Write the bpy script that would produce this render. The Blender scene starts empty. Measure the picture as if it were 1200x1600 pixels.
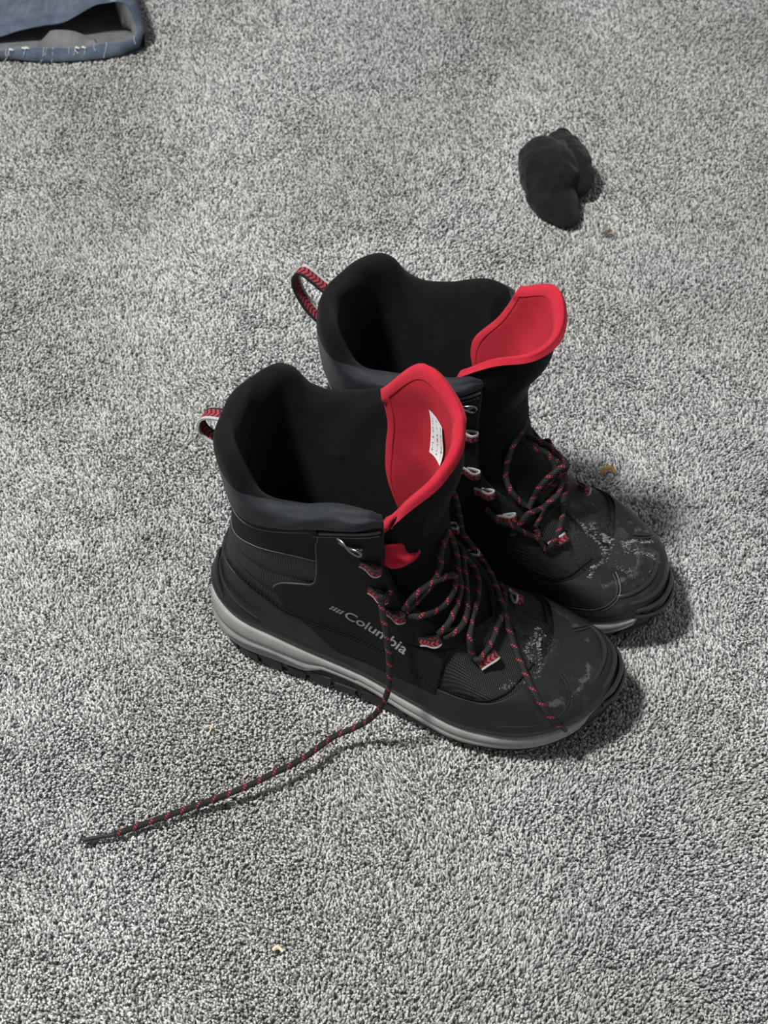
import bpy, bmesh, math, random
import numpy as np
from mathutils import Vector, Matrix

C = bpy.context.scene.collection
scn = bpy.context.scene
PI = math.pi

# ------------------------------------------------------------------ camera, light, exposure
CAM_H, PITCH, FPX = 0.9015, 47.3, 2200.0
cd = bpy.data.cameras.new('camera')
cam = bpy.data.objects.new('camera', cd); C.objects.link(cam)
cam.location = (0, 0, CAM_H)
cam.rotation_euler = (math.radians(90 - PITCH), 0, 0)
cd.sensor_fit = 'VERTICAL'; cd.sensor_height = 36; cd.sensor_width = 27
cd.lens = FPX / 1600 * 36
cd.clip_start = 0.02
cd.dof.use_dof = True; cd.dof.focus_distance = 0.98; cd.dof.aperture_fstop = 17
scn.camera = cam

w = bpy.data.worlds.new('world'); scn.world = w; w.use_nodes = True
wb = w.node_tree.nodes['Background']
wb.inputs[0].default_value = (0.95, 0.98, 1.0, 1); wb.inputs[1].default_value = 0.33

def area(name, loc, target, size, power, col):
    l = bpy.data.lights.new(name, 'AREA'); l.shape = 'DISK'; l.size = size; l.energy = power; l.color = col
    o = bpy.data.objects.new(name, l); C.objects.link(o); o.location = loc
    d = Vector(target) - Vector(loc); o.rotation_euler = d.to_track_quat('-Z', 'Y').to_euler()
    return o
area('ceiling_lamp_light', (-0.86, 0.48, 2.20), (0, 0.7, 0), 0.30, 82, (1.0, 0.995, 0.98))

scn.view_settings.view_transform = 'Standard'; scn.view_settings.look = 'None'
scn.view_settings.gamma = 1; scn.view_settings.use_curve_mapping = False
scn.view_settings.exposure = 0.0

# ------------------------------------------------------------------ small maths helpers
def pchip(xs, ys):
    xs = np.array(xs, float); ys = np.array(ys, float)
    h = np.diff(xs); d = np.diff(ys) / h
    m = np.zeros_like(xs); m[0] = d[0]; m[-1] = d[-1]
    for i in range(1, len(xs) - 1):
        if d[i-1] * d[i] > 0:
            w1 = 2*h[i] + h[i-1]; w2 = h[i] + 2*h[i-1]
            m[i] = (w1 + w2) / (w1 / d[i-1] + w2 / d[i])
    def f(x):
        x = np.clip(np.asarray(x, float), xs[0], xs[-1])
        i = np.clip(np.searchsorted(xs, x) - 1, 0, len(h) - 1)
        t = (x - xs[i]) / h[i]
        return ((2*t**3 - 3*t**2 + 1)*ys[i] + (t**3 - 2*t**2 + t)*h[i]*m[i]
                + (-2*t**3 + 3*t**2)*ys[i+1] + (t**3 - t**2)*h[i]*m[i+1])
    return f
def P(*pairs):
    return pchip([p[0] for p in pairs], [p[1] for p in pairs])
def sstep(a, b, x):
    t = np.clip((np.asarray(x, float) - a) / (b - a), 0, 1); return t*t*(3 - 2*t)
def crom(pts, n, closed=False):
    """n points along a Catmull-Rom spline through pts, evenly by length"""
    p = np.array(pts, float)
    if closed: q = np.vstack([p[-1], p, p[0], p[1]])
    else: q = np.vstack([2*p[0] - p[1], p, 2*p[-1] - p[-2]])
    out = []
    for i in range(1, len(q) - 2):
        t = np.linspace(0, 1, 24, endpoint=False)[:, None]
        a, b, c, d = q[i-1], q[i], q[i+1], q[i+2]
        out.append(0.5*((2*b) + (-a + c)*t + (2*a - 5*b + 4*c - d)*t**2 + (-a + 3*b - 3*c + d)*t**3))
    out = np.vstack(out + [q[-2][None]])
    s = np.r_[0, np.cumsum(np.linalg.norm(np.diff(out, axis=0), axis=1))]
    u = np.linspace(0, s[-1], n)
    return np.stack([np.interp(u, s, out[:, k]) for k in range(3)], 1)
def _hash(ix, iy, iz, seed):
    h = (ix*374761393 + iy*668265263 + iz*2147483647 + seed*1274126177) & 0xFFFFFFFF
    h = ((h ^ (h >> 13)) * 1274126177) & 0xFFFFFFFF
    return ((h ^ (h >> 16)) & 0xFFFF) / 65535.0
def vnoise(p, seed=0):
    """value noise in [0,1] on an (n,3) array"""
    p = np.asarray(p, float); i = np.floor(p).astype(np.int64); f = p - i; f = f*f*(3 - 2*f)
    r = 0
    for dx in (0, 1):
        for dy in (0, 1):
            for dz in (0, 1):
                wgt = (f[..., 0] if dx else 1 - f[..., 0])*(f[..., 1] if dy else 1 - f[..., 1])*(f[..., 2] if dz else 1 - f[..., 2])
                r = r + wgt*_hash(i[..., 0] + dx, i[..., 1] + dy, i[..., 2] + dz, seed)
    return r

# ------------------------------------------------------------------ materials
MAT = {}
def node(nt, t, **kw):
    n = nt.nodes.new(t)
    for k, v in kw.items(): setattr(n, k, v)
    return n
def math_n(nt, op, a, b=None, c=None):
    n = nt.nodes.new('ShaderNodeMath'); n.operation = op
    for i, v in enumerate((a, b, c)):
        if v is None: continue
        if isinstance(v, (int, float)): n.inputs[i].default_value = v
        else: nt.links.new(v, n.inputs[i])
    return n.outputs[0]
def mixc(nt, f, a, b):
    n = nt.nodes.new('ShaderNodeMix'); n.data_type = 'RGBA'
    for s, v in ((0, f), (6, a), (7, b)):
        if isinstance(v, (int, float)): n.inputs[s].default_value = v
        elif isinstance(v, tuple): n.inputs[s].default_value = (*v, 1) if len(v) == 3 else v
        else: nt.links.new(v, n.inputs[s])
    return n.outputs[2]
def noise_n(nt, vec, scale, detail=3, rough=0.5):
    n = nt.nodes.new('ShaderNodeTexNoise'); n.inputs['Scale'].default_value = scale
    n.inputs['Detail'].default_value = detail; n.inputs['Roughness'].default_value = rough
    nt.links.new(vec, n.inputs['Vector']); return n.outputs[0]
def ramp(nt, f, a, b):
    n = nt.nodes.new('ShaderNodeMapRange'); n.inputs[1].default_value = a; n.inputs[2].default_value = b
    n.interpolation_type = 'SMOOTHSTEP'
    nt.links.new(f, n.inputs[0]); return n.outputs[0]
def base_mat(name, col, rough, spec=0.5, sheen=0.0, metallic=0.0):
    m = bpy.data.materials.new(name); m.use_nodes = True; nt = m.node_tree
    b = nt.nodes['Principled BSDF']
    b.inputs['Base Color'].default_value = (*col, 1); b.inputs['Roughness'].default_value = rough
    b.inputs['Specular IOR Level'].default_value = spec; b.inputs['Metallic'].default_value = metallic
    if sheen:
        b.inputs['Sheen Weight'].default_value = sheen; b.inputs['Sheen Roughness'].default_value = 0.5
    tc = nt.nodes.new('ShaderNodeTexCoord')
    MAT[name] = m
    return m, nt, b, tc.outputs['Object']
def bump(nt, b, h, strength, dist):
    n = nt.nodes.new('ShaderNodeBump'); n.inputs['Strength'].default_value = strength; n.inputs['Distance'].default_value = dist
    nt.links.new(h, n.inputs['Height']); nt.links.new(n.outputs[0], b.inputs['Normal']); return n

def m_fabric(name, col, col2, rough, scale, strength=0.3, spec=0.3, sheen=0.0, dist=0.0006):
    m, nt, b, oc = base_mat(name, col, rough, spec, sheen)
    n1 = noise_n(nt, oc, scale, 4, 0.65); n2 = noise_n(nt, oc, scale*0.07, 3)
    f = ramp(nt, math_n(nt, 'ADD', math_n(nt, 'MULTIPLY', n1, 0.5), math_n(nt, 'MULTIPLY', n2, 0.5)), 0.35, 0.65)
    nt.links.new(mixc(nt, f, col, col2), b.inputs['Base Color'])
    bump(nt, b, n1, strength, dist); return m
m_fabric('nubuck', (.0042, .0044, .0046), (.0068, .0072, .0074), .62, 2600, .2, .16)
m_fabric('softshell', (.0085, .0105, .0145), (.0125, .0152, .0205), .66, 3500, .35, .28, .05)
m_fabric('fleece', (.0035, .0036, .004), (.0065, .0066, .007), .95, 1800, .6, .1, .04, .0012)
m_fabric('tongue_cloth', (.0032, .0034, .0036), (.0055, .0058, .006), .78, 2200, .3, .12)
m_fabric('sock_knit', (.006, .0065, .007), (.0115, .0124, .0132), .95, 1400, .5, .12, .08, .001)
m_fabric('outsole_rubber', (.008, .0082, .0085), (.016, .016, .016), .6, 700, .3, .4)
m_fabric('grey_foam', (.215, .22, .208), (.29, .295, .28), .55, 900, .25, .4)
m_fabric('grey_dark_foam', (.08, .083, .079), (.11, .114, .108), .6, 900, .25, .4)
m_fabric('crumb_brown', (.09, .05, .032), (.19, .12, .08), .9, 900, .5, .2)
m_fabric('crumb_orange', (.30, .15, .04), (.5, .3, .12), .9, 700, .5, .2)
m_fabric('straw', (.62, .5, .3), (.8, .7, .5), .8, 700, .3, .3)
m_fabric('stitch_thread', (.09, .092, .096), (.15, .15, .155), .7, 1500, .2, .3)
m_fabric('stitch_dark', (.003, .003, .003), (.006, .006, .006), .9, 1500, .2, .2)
m_fabric('logo_print', (.21, .215, .215), (.28, .285, .285), .5, 1500, .1, .4)
m_fabric('piping', (.03, .035, .045), (.05, .055, .068), .45, 1500, .2, .5)
m_fabric('orange_thread', (.25, .07, .03), (.35, .1, .05), .7, 1500, .2, .3)

m_fabric('slush', (.02, .021, .022), (.20, .205, .21), .10, 900, .3, 1.0)
m_fabric('aglet', (.012, .012, .012), (.03, .018, .018), .4, 900, .2, .4)
m, nt, b, oc = base_mat('metal', (.20, .205, .21), .26, .5, 0, 1.0)
bump(nt, b, noise_n(nt, oc, 900, 2), .08, .0003)

# melted snow: an irregular crinkled film of water, centred at (cx, cy) on the toe
def wet_mask(nt, oc, cx, cy, rad):
    s = nt.nodes.new('ShaderNodeSeparateXYZ'); nt.links.new(oc, s.inputs[0])
    dx = math_n(nt, 'DIVIDE', math_n(nt, 'SUBTRACT', s.outputs[0], cx), rad); dy = math_n(nt, 'DIVIDE', math_n(nt, 'SUBTRACT', s.outputs[1], cy), rad*1.15)
    rr = math_n(nt, 'SQRT', math_n(nt, 'ADD', math_n(nt, 'MULTIPLY', dx, dx), math_n(nt, 'MULTIPLY', dy, dy)))
    n2 = noise_n(nt, oc, 95, 4, .65)
    v = math_n(nt, 'SUBTRACT', math_n(nt, 'ADD', 1.0, math_n(nt, 'MULTIPLY', math_n(nt, 'SUBTRACT', n2, .5), 3.6)), rr)
    return ramp(nt, v, .0, .25), rr, s
def crinkle(nt, oc):
    a = noise_n(nt, oc, 260, 5, .7)
    ridge = math_n(nt, 'ABSOLUTE', math_n(nt, 'SUBTRACT', a, .5))
    return math_n(nt, 'ADD', math_n(nt, 'MULTIPLY', ridge, 3.0), noise_n(nt, oc, 900, 3, .7))
# woven toe fabric
def m_weave(name, c1, c2, scale, rough, cx, cy, rad):
    m, nt, b, oc = base_mat(name, c1, rough, .35)
    wet, rr, s = wet_mask(nt, oc, cx, cy, rad)
    a = math_n(nt, 'SINE', math_n(nt, 'MULTIPLY', math_n(nt, 'ADD', s.outputs[0], s.outputs[1]), scale))
    c = math_n(nt, 'SINE', math_n(nt, 'MULTIPLY', math_n(nt, 'SUBTRACT', s.outputs[0], s.outputs[1]), scale))
    h = math_n(nt, 'MULTIPLY', a, c)
    n1 = noise_n(nt, oc, 160, 4, .7)
    f = ramp(nt, math_n(nt, 'ADD', math_n(nt, 'MULTIPLY', h, .5), n1), .2, 1.0)
    nt.links.new(mixc(nt, f, c1, c2), b.inputs['Base Color'])
    ro = math_n(nt, 'SUBTRACT', math_n(nt, 'SUBTRACT', rough, math_n(nt, 'MULTIPLY', ramp(nt, n1, .52, .7), .2)), math_n(nt, 'MULTIPLY', wet, .50))
    nt.links.new(ro, b.inputs['Roughness']); nt.links.new(math_n(nt, 'ADD', .35, math_n(nt, 'MULTIPLY', wet, .5)), b.inputs['Specular IOR Level'])
    hh = math_n(nt, 'ADD', math_n(nt, 'MULTIPLY', h, .5), math_n(nt, 'MULTIPLY', math_n(nt, 'MULTIPLY', crinkle(nt, oc), wet), 2.2))
    bump(nt, b, hh, 1.0, .0007); return m
m_weave('woven', (.0045, .0048, .005), (.016, .017, .0175), 2300, .62, .254, .008, .017)
m_weave('woven_wet', (.0045, .0048, .005), (.016, .017, .0175), 2300, .62, .258, -.012, .026)

# red knit: twill ribs
for nm, ca_, cb_ in (('red_knit', (.36, .009, .022), (.56, .020, .042)), ('red_edge', (.43, .012, .027), (.60, .026, .050))):
    m, nt, b, oc = base_mat(nm, cb_, .9, .12, .04)
    s = nt.nodes.new('ShaderNodeSeparateXYZ'); nt.links.new(oc, s.inputs[0])
    rib = math_n(nt, 'SINE', math_n(nt, 'MULTIPLY', math_n(nt, 'ADD', math_n(nt, 'ADD', s.outputs[1], s.outputs[0]), math_n(nt, 'MULTIPLY', s.outputs[2], .8)), 5600))
    n1 = noise_n(nt, oc, 1300, 4, .7); n2 = noise_n(nt, oc, 60, 3)
    f = ramp(nt, math_n(nt, 'ADD', math_n(nt, 'ADD', math_n(nt, 'MULTIPLY', rib, .06), math_n(nt, 'MULTIPLY', n1, .7)), math_n(nt, 'MULTIPLY', n2, .3)), .25, .8)
    nt.links.new(mixc(nt, f, ca_, cb_), b.inputs['Base Color'])
    bump(nt, b, math_n(nt, 'ADD', math_n(nt, 'MULTIPLY', rib, .5), math_n(nt, 'MULTIPLY', n1, 1.6)), .7, .0006)

# rubber shell: dull where dry, a film of melt water and chalky dried rims on the toe
def m_rubber(name, cx, cy, rad, bx, by, br):
    m, nt, b, oc = base_mat(name, (.014, .0145, .015), .5, .38)
    n1 = noise_n(nt, oc, 1800, 3); n2 = noise_n(nt, oc, 55, 5, .65)
    wet, rr, s = wet_mask(nt, oc, cx, cy, rad)
    dry = ramp(nt, n2, .50, .68)
    dx = math_n(nt, 'SUBTRACT', s.outputs[0], bx); dy = math_n(nt, 'SUBTRACT', s.outputs[1], by)
    d = math_n(nt, 'SQRT', math_n(nt, 'ADD', math_n(nt, 'MULTIPLY', dx, dx), math_n(nt, 'MULTIPLY', dy, dy)))
    n4 = noise_n(nt, oc, 120, 4, .6)
    off = math_n(nt, 'ABSOLUTE', math_n(nt, 'SUBTRACT', math_n(nt, 'ADD', d, math_n(nt, 'MULTIPLY', math_n(nt, 'SUBTRACT', n4, .5), .016)), br))
    rim = math_n(nt, 'MULTIPLY', math_n(nt, 'SUBTRACT', 1.0, ramp(nt, off, .0004, .0026)), ramp(nt, n2, .47, .57))
    c = mixc(nt, dry, (.0085, .009, .0094), (.0150, .0155, .016))
    nt.links.new(mixc(nt, math_n(nt, 'MULTIPLY', rim, .8), c, (.065, .066, .067)), b.inputs['Base Color'])
    ro = math_n(nt, 'SUBTRACT', math_n(nt, 'ADD', .42, math_n(nt, 'MULTIPLY', dry, .12)), math_n(nt, 'MULTIPLY', wet, .34))
    nt.links.new(ro, b.inputs['Roughness']); nt.links.new(math_n(nt, 'ADD', .35, math_n(nt, 'MULTIPLY', wet, .5)), b.inputs['Specular IOR Level'])
    h = math_n(nt, 'ADD', math_n(nt, 'MULTIPLY', n1, .10), math_n(nt, 'MULTIPLY', math_n(nt, 'MULTIPLY', crinkle(nt, oc), wet), 2.0))
    bump(nt, b, h, 1.0, .0007); return m
m_rubber('rubber', .262, .006, .010, .255, -.002, .043); m_rubber('rubber_wet', .279, -.004, .021, .262, -.014, .030)
m, nt, b, oc = base_mat('rubber_gloss', (.017, .0175, .019), .3, .5)
bump(nt, b, noise_n(nt, oc, 500, 3), .1, .0004)

# flex panel: fine vertical ribs
m, nt, b, oc = base_mat('ribbed', (.012, .0125, .0135), .6, .4)
s = nt.nodes.new('ShaderNodeSeparateXYZ'); nt.links.new(oc, s.inputs[0])
rib = math_n(nt, 'SINE', math_n(nt, 'MULTIPLY', math_n(nt, 'SUBTRACT', s.outputs[0], math_n(nt, 'MULTIPLY', s.outputs[1], 1.0)), 3200))
nt.links.new(mixc(nt, ramp(nt, rib, -1, 1), (.008, .0082, .009), (.017, .0175, .0185)), b.inputs['Base Color'])
bump(nt, b, rib, .5, .0005)

def uv_nodes(nt):
    u = nt.nodes.new('ShaderNodeUVMap'); s = nt.nodes.new('ShaderNodeSeparateXYZ'); nt.links.new(u.outputs[0], s.inputs[0])
    return s.outputs[0], s.outputs[1]
# lace: black braid with slanted red flecks in turns
m, nt, b, oc = base_mat('lace_braid', (.012, .012, .012), .7, .3)
U, V = uv_nodes(nt)
turn = math_n(nt, 'FRACT', math_n(nt, 'ADD', math_n(nt, 'DIVIDE', U, .0118), math_n(nt, 'MULTIPLY', V, 1.0)))
tick = math_n(nt, 'LESS_THAN', turn, .20)
spl = math_n(nt, 'LESS_THAN', math_n(nt, 'FRACT', math_n(nt, 'ADD', math_n(nt, 'DIVIDE', U, .0021), math_n(nt, 'MULTIPLY', V, -3.0))), .55)
red = math_n(nt, 'MULTIPLY', tick, spl)
br = math_n(nt, 'SINE', math_n(nt, 'ADD', math_n(nt, 'MULTIPLY', V, 2*PI*8), math_n(nt, 'MULTIPLY', U, 2600)))
blk = mixc(nt, ramp(nt, br, -1, 1), (.004, .004, .004), (.016, .016, .016))
nt.links.new(mixc(nt, red, blk, (.32, .027, .038)), b.inputs['Base Color'])
bump(nt, b, br, .5, .0004)
# webbing with red chevrons and a grey edge
m, nt, b, oc = base_mat('webbing', (.012, .012, .012), .7, .3)
U, V = uv_nodes(nt)
va = math_n(nt, 'ABSOLUTE', math_n(nt, 'SUBTRACT', V, .5))
chev = math_n(nt, 'LESS_THAN', math_n(nt, 'FRACT', math_n(nt, 'ADD', math_n(nt, 'DIVIDE', U, .0034), math_n(nt, 'MULTIPLY', va, -1.6))), .58)
inside = math_n(nt, 'LESS_THAN', va, .36)
c1 = mixc(nt, math_n(nt, 'MULTIPLY', chev, inside), (.010, .010, .011), (.30, .028, .04))
edge = math_n(nt, 'LESS_THAN', V, .2)
nt.links.new(mixc(nt, edge, c1, (.34, .35, .35)), b.inputs['Base Color'])
bump(nt, b, noise_n(nt, oc, 2500, 3), .4, .0004)
# printed care label: white tape with rows of tiny dark print
m, nt, b, oc = base_mat('label_tape', (.8, .8, .8), .6, .3)
U, V = uv_nodes(nt)
cx = nt.nodes.new('ShaderNodeCombineXYZ'); nt.links.new(math_n(nt, 'MULTIPLY', U, 34), cx.inputs[0]); nt.links.new(math_n(nt, 'MULTIPLY', V, 9), cx.inputs[1])
n1 = noise_n(nt, cx.outputs[0], 1.0, 2)
row = math_n(nt, 'LESS_THAN', math_n(nt, 'ABSOLUTE', math_n(nt, 'SUBTRACT', math_n(nt, 'FRACT', math_n(nt, 'MULTIPLY', V, 3)), .5)), .17)
inner = math_n(nt, 'MULTIPLY', math_n(nt, 'LESS_THAN', math_n(nt, 'ABSOLUTE', math_n(nt, 'SUBTRACT', U, .5)), .42), row)
ink = math_n(nt, 'MULTIPLY', math_n(nt, 'GREATER_THAN', n1, .55), inner)
nt.links.new(mixc(nt, ink, (.82, .81, .80), (.08, .08, .085)), b.inputs['Base Color'])
# denim
m, nt, b, oc = base_mat('denim', (.06, .085, .13), .85, .2, .1)
n1 = noise_n(nt, oc, 900, 4, .7); n2 = noise_n(nt, oc, 38, 4)
sc = nt.nodes.new('ShaderNodeMapping'); sc.inputs['Scale'].default_value = (90, 12, 60); nt.links.new(oc, sc.inputs[0])
n3 = noise_n(nt, sc.outputs[0], 2.5, 3)
f = ramp(nt, math_n(nt, 'ADD', math_n(nt, 'ADD', math_n(nt, 'MULTIPLY', n1, .35), math_n(nt, 'MULTIPLY', n2, .4)), math_n(nt, 'MULTIPLY', n3, .3)), .35, .75)
nt.links.new(mixc(nt, f, (.050, .064, .088), (.125, .150, .185)), b.inputs['Base Color'])
bump(nt, b, n1, .4, .0008)
m_fabric('denim_hem', (.045, .060, .095), (.095, .118, .160), .85, 700, .5, .2, .1, .001)
m_fabric('denim_inside', (.12, .124, .132), (.19, .194, .20), .9, 700, .4, .2, .1)
m_fabric('white_thread', (.6, .6, .58), (.75, .74, .7), .8, 900, .2, .3)
# carpet
m, nt, b, oc = base_mat('carpet_yarn', (.3, .3, .29), .92, .12, .0)
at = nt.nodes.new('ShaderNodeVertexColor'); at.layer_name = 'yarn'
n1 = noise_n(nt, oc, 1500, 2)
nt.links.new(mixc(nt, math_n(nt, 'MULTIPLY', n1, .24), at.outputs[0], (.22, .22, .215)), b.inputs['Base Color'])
m, nt, b, oc = base_mat('carpet_backing', (.3, .3, .29), .95, .1)
n1 = noise_n(nt, oc, 420, 3, .7)
nt.links.new(mixc(nt, ramp(nt, n1, .38, .62), (.19, .19, .184), (.50, .50, .485)), b.inputs['Base Color'])
bump(nt, b, n1, 1.0, .003)

# ------------------------------------------------------------------ object helpers
def link(name, verts, faces, mat, parent=None, smooth=True, uv=None):
    me = bpy.data.meshes.new(name)
    me.from_pydata([tuple(v) for v in verts], [], faces)
    if smooth: me.polygons.foreach_set('use_smooth', [True]*len(me.polygons))
    if uv is not None:
        l = me.uv_layers.new(name='UVMap'); vi = np.zeros(len(me.loops), int); me.loops.foreach_get('vertex_index', vi)
        l.data.foreach_set('uv', np.asarray(uv, np.float32)[vi].ravel())
    me.materials.append(MAT[mat]); me.update()
    o = bpy.data.objects.new(name, me); C.objects.link(o)
    if parent: o.parent = parent
    return o
def tag(o, label=None, cat=None, group=None, kind=None):
    if label: o['label'] = label
    if cat: o['category'] = cat
    if group: o['group'] = group
    if kind: o['kind'] = kind
    return o
class MB:
    """collects shapes into one mesh; m = -1 mirrors across the boot's long axis"""
    def __init__(s, m=1): s.v = []; s.f = []; s.uv = []; s.m = m
    def add(s, v, f, uv=None):
        k = len(s.v); v = np.array(v, float)
        s.v += [tuple(p) for p in v]
        s.f += [tuple(i + k for i in q) for q in f]
        s.uv += list(uv) if uv is not None else [(0, 0)]*len(v)
    def grid(s, G, cu=False, cv=False, uv=None):
        n, m_ = G.shape[:2]; f = []
        for i in range(n if cu else n - 1):
            for j in range(m_ if cv else m_ - 1):
                f.append((i*m_ + j, i*m_ + (j+1) % m_, ((i+1) % n)*m_ + (j+1) % m_, ((i+1) % n)*m_ + j))
        s.add(G.reshape(-1, 3), f, None if uv is None else uv.reshape(-1, 2))
    def tube(s, path, r, n=8, flat=1.0, caps=True, uoff=0, up=None):
        p = np.asarray(path, float); L = len(p)
        T = np.gradient(p, axis=0); T /= np.linalg.norm(T, axis=1)[:, None] + 1e-12
        u = np.array(up if up is not None else ((0, 0, 1) if abs(T[0][2]) < .9 else (1, 0, 0)), float)
        r = np.full(L, r) if np.isscalar(r) else np.asarray(r)
        S = np.r_[0, np.cumsum(np.linalg.norm(np.diff(p, axis=0), axis=1))] + uoff
        G = np.zeros((L, n + 1, 3)); UV = np.zeros((L, n + 1, 2))
        for i in range(L):
            u = u - T[i]*np.dot(u, T[i]); u /= np.linalg.norm(u) + 1e-12
            w_ = np.cross(T[i], u)
            for j in range(n + 1):
                a = 2*PI*j/n
                G[i, j] = p[i] + r[i]*(math.cos(a)*u*flat + math.sin(a)*w_); UV[i, j] = (S[i], j/n)
        s.grid(G, uv=UV)
        if caps:
            for i in (0, L - 1):
                k = len(s.v)
                s.add(G[i, :n], [tuple(range(n))] if i else [tuple(range(n))[::-1]])
    def box(s, c, dx, dy, dz):
        c = np.array(c); v = [c + a*np.array(dx) + b_*np.array(dy) + e*np.array(dz) for a in (-1, 1) for b_ in (-1, 1) for e in (-1, 1)]
        s.add(v, [(0, 1, 3, 2), (4, 6, 7, 5), (0, 4, 5, 1), (2, 3, 7, 6), (0, 2, 6, 4), (1, 5, 7, 3)])
    def build(s, name, mat, parent=None, smooth=True, uv=False, weld=False):
        v = np.array(s.v); f = s.f
        if s.m < 0:
            v = v*np.array([1, -1, 1]); f = [q[::-1] for q in f]
        o = link(name, v, f, mat, parent, smooth, s.uv if uv else None)
        bm = bmesh.new(); bm.from_mesh(o.data)
        if weld: bmesh.ops.remove_doubles(bm, verts=bm.verts, dist=1e-6)
        bmesh.ops.recalc_face_normals(bm, faces=bm.faces); bm.to_mesh(o.data); bm.free()
        return o
def ribbon(mb, path, width_dirs, half, thick, uoff=0):
    """strap: a flat band along path, width along width_dirs; closed slab with UV (length, across)"""
    p = np.asarray(path, float); L = len(p)
    W = np.array(width_dirs, float); W = np.tile(W, (L, 1)) if W.ndim == 1 else W
    T = np.gradient(p, axis=0); T /= np.linalg.norm(T, axis=1)[:, None]
    W = W - T*np.sum(W*T, 1)[:, None]; W /= np.linalg.norm(W, axis=1)[:, None]
    N = np.cross(T, W)
    S = np.r_[0, np.cumsum(np.linalg.norm(np.diff(p, axis=0), axis=1))] + uoff
    prof = [(-1, 1, 0), (-.33, 1, .33), (.33, 1, .67), (1, 1, 1), (1, -1, 1), (.33, -1, .67), (-.33, -1, .33), (-1, -1, 0), (-1, 1, 0)]
    G = np.stack([p + W*half*a + N*thick*b_ for a, b_, _ in prof], 1)
    UV = np.stack([np.stack([S, np.full(L, c)], 1) for _, _, c in prof], 1)
    mb.grid(G, uv=UV)
    for i in (0, L - 1): mb.add(G[i, :8], [tuple(range(8))])

# ------------------------------------------------------------------ the boot's body surface (right boot: +x toe, -y lateral)
XB = P((0, .006), (.02, .003), (.04, .002), (.06, .004), (.08, .009), (.1, .015), (.12, .020), (.15, .025), (.18, .027), (.21, .027), (.25, .025), (.3, .024))
XF = P((0, .300), (.01, .308), (.02, .314), (.03, .318), (.04, .318), (.048, .314), (.055, .304), (.061, .288), (.065, .272), (.069, .257),
       (.076, .240), (.086, .226), (.1, .212), (.12, .197), (.15, .182), (.18, .173), (.215, .168), (.25, .166), (.3, .166))
HWL = P((0, .033), (.04, .037), (.08, .040), (.13, .043), (.18, .052), (.225, .060), (.27, .060), (.32, .053))
HWM = P((0, .034), (.04, .037), (.08, .038), (.13, .040), (.18, .046), (.225, .0515), (.27, .051), (.32, .046))
TF = P((0, .95), (.02, 1), (.045, 1), (.06, .975), (.08, .91), (.1, .86), (.14, .84))
SH = P((.06, .040), (.1, .0405), (.12, .041), (.15, .043), (.18, .0465), (.215, .0545), (.25, .060), (.3, .062))
RF = P((0, .085), (.04, .085), (.055, .075), (.065, .058), (.08, .045), (.1, .042), (.3, .042))
NZ, NA, ZT = 620, 321, .31
ZS = np.linspace(0, ZT, NZ)
TAB = np.zeros((2, NZ, NA, 3))
for iz, z in enumerate(ZS):
    xb, xf = float(XB(z)), float(XF(z))
    th = np.linspace(0, PI, 500); x = xb + (xf - xb)*(1 - np.cos(th))/2
    ws = float(sstep(.06, .125, z))
    rb = .047; rf = float(RF(z)); pf = 2.25 + .4*ws
    eb = np.where(x < xb + rb, (1 - np.clip(1 - (x - xb)/rb, 0, 1)**2.2)**(1/2.2), 1)
    ef = np.where(x > xf - rf, (1 - np.clip(1 - (xf - x)/rf, 0, 1)**pf)**(1/pf), 1)
    sh = .012*np.clip(x/.318, 0, 1)**3*(1 - ws)
    for sd, (HW, sg) in enumerate(((HWL, -1), (HWM, 1))):
        hw = HW(x)*float(TF(z))*(1 - ws) + float(SH(z))*ws
        y = sg*hw*eb*ef + sh
        s_ = np.r_[0, np.cumsum(np.hypot(np.diff(x), np.diff(y)))]
        u = np.linspace(0, s_[-1], NA)
        TAB[sd, iz, :, 0] = np.interp(u, s_, x); TAB[sd, iz, :, 1] = np.interp(u, s_, y); TAB[sd, iz, :, 2] = z
def S(a, z):
    """surface point; a in [-1,1]: 0 back seam, -1/+1 front centre on the lateral / medial side"""
    a = np.asarray(a, float); z = np.asarray(z, float); a, z = np.broadcast_arrays(a, z)
    sd = (a > 0).astype(int); fa = np.clip(np.abs(a), 0, 1)*(NA - 1); fz = np.clip(z/ZT, 0, 1)*(NZ - 1)
    ia = np.clip(fa.astype(int), 0, NA - 2); iz = np.clip(fz.astype(int), 0, NZ - 2)
    ta = (fa - ia)[..., None]; tz = (fz - iz)[..., None]
    return ((TAB[sd, iz, ia]*(1-ta) + TAB[sd, iz, ia+1]*ta)*(1-tz) + (TAB[sd, iz+1, ia]*(1-ta) + TAB[sd, iz+1, ia+1]*ta)*tz)
def SN(a, z, e=.006):
    a = np.asarray(a, float); z = np.asarray(z, float); a, z = np.broadcast_arrays(a, z)
    def wrap(q): return np.where(q > 1, 2 - q, np.where(q < -1, -2 - q, q)), np.where(np.abs(q) > 1, -1, 1)
    def Sw(q):
        q = np.where(q > 1, q - 2, np.where(q < -1, q + 2, q)); return S(q, z)
    da = Sw(a + .012) - Sw(a - .012); dz = S(a, z + e) - S(a, z - e)
    n = np.cross(da, dz); n /= np.linalg.norm(n, axis=-1)[..., None] + 1e-12
    return n
_t = SN(np.array([-.5]), np.array([.1]))[0]
NSIGN = -1.0 if _t[1] > 0 else 1.0
def O(a, z, d):
    """surface point pushed d outwards"""
    return S(a, z) + NSIGN*SN(a, z)*np.asarray(d)[..., None]
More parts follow.
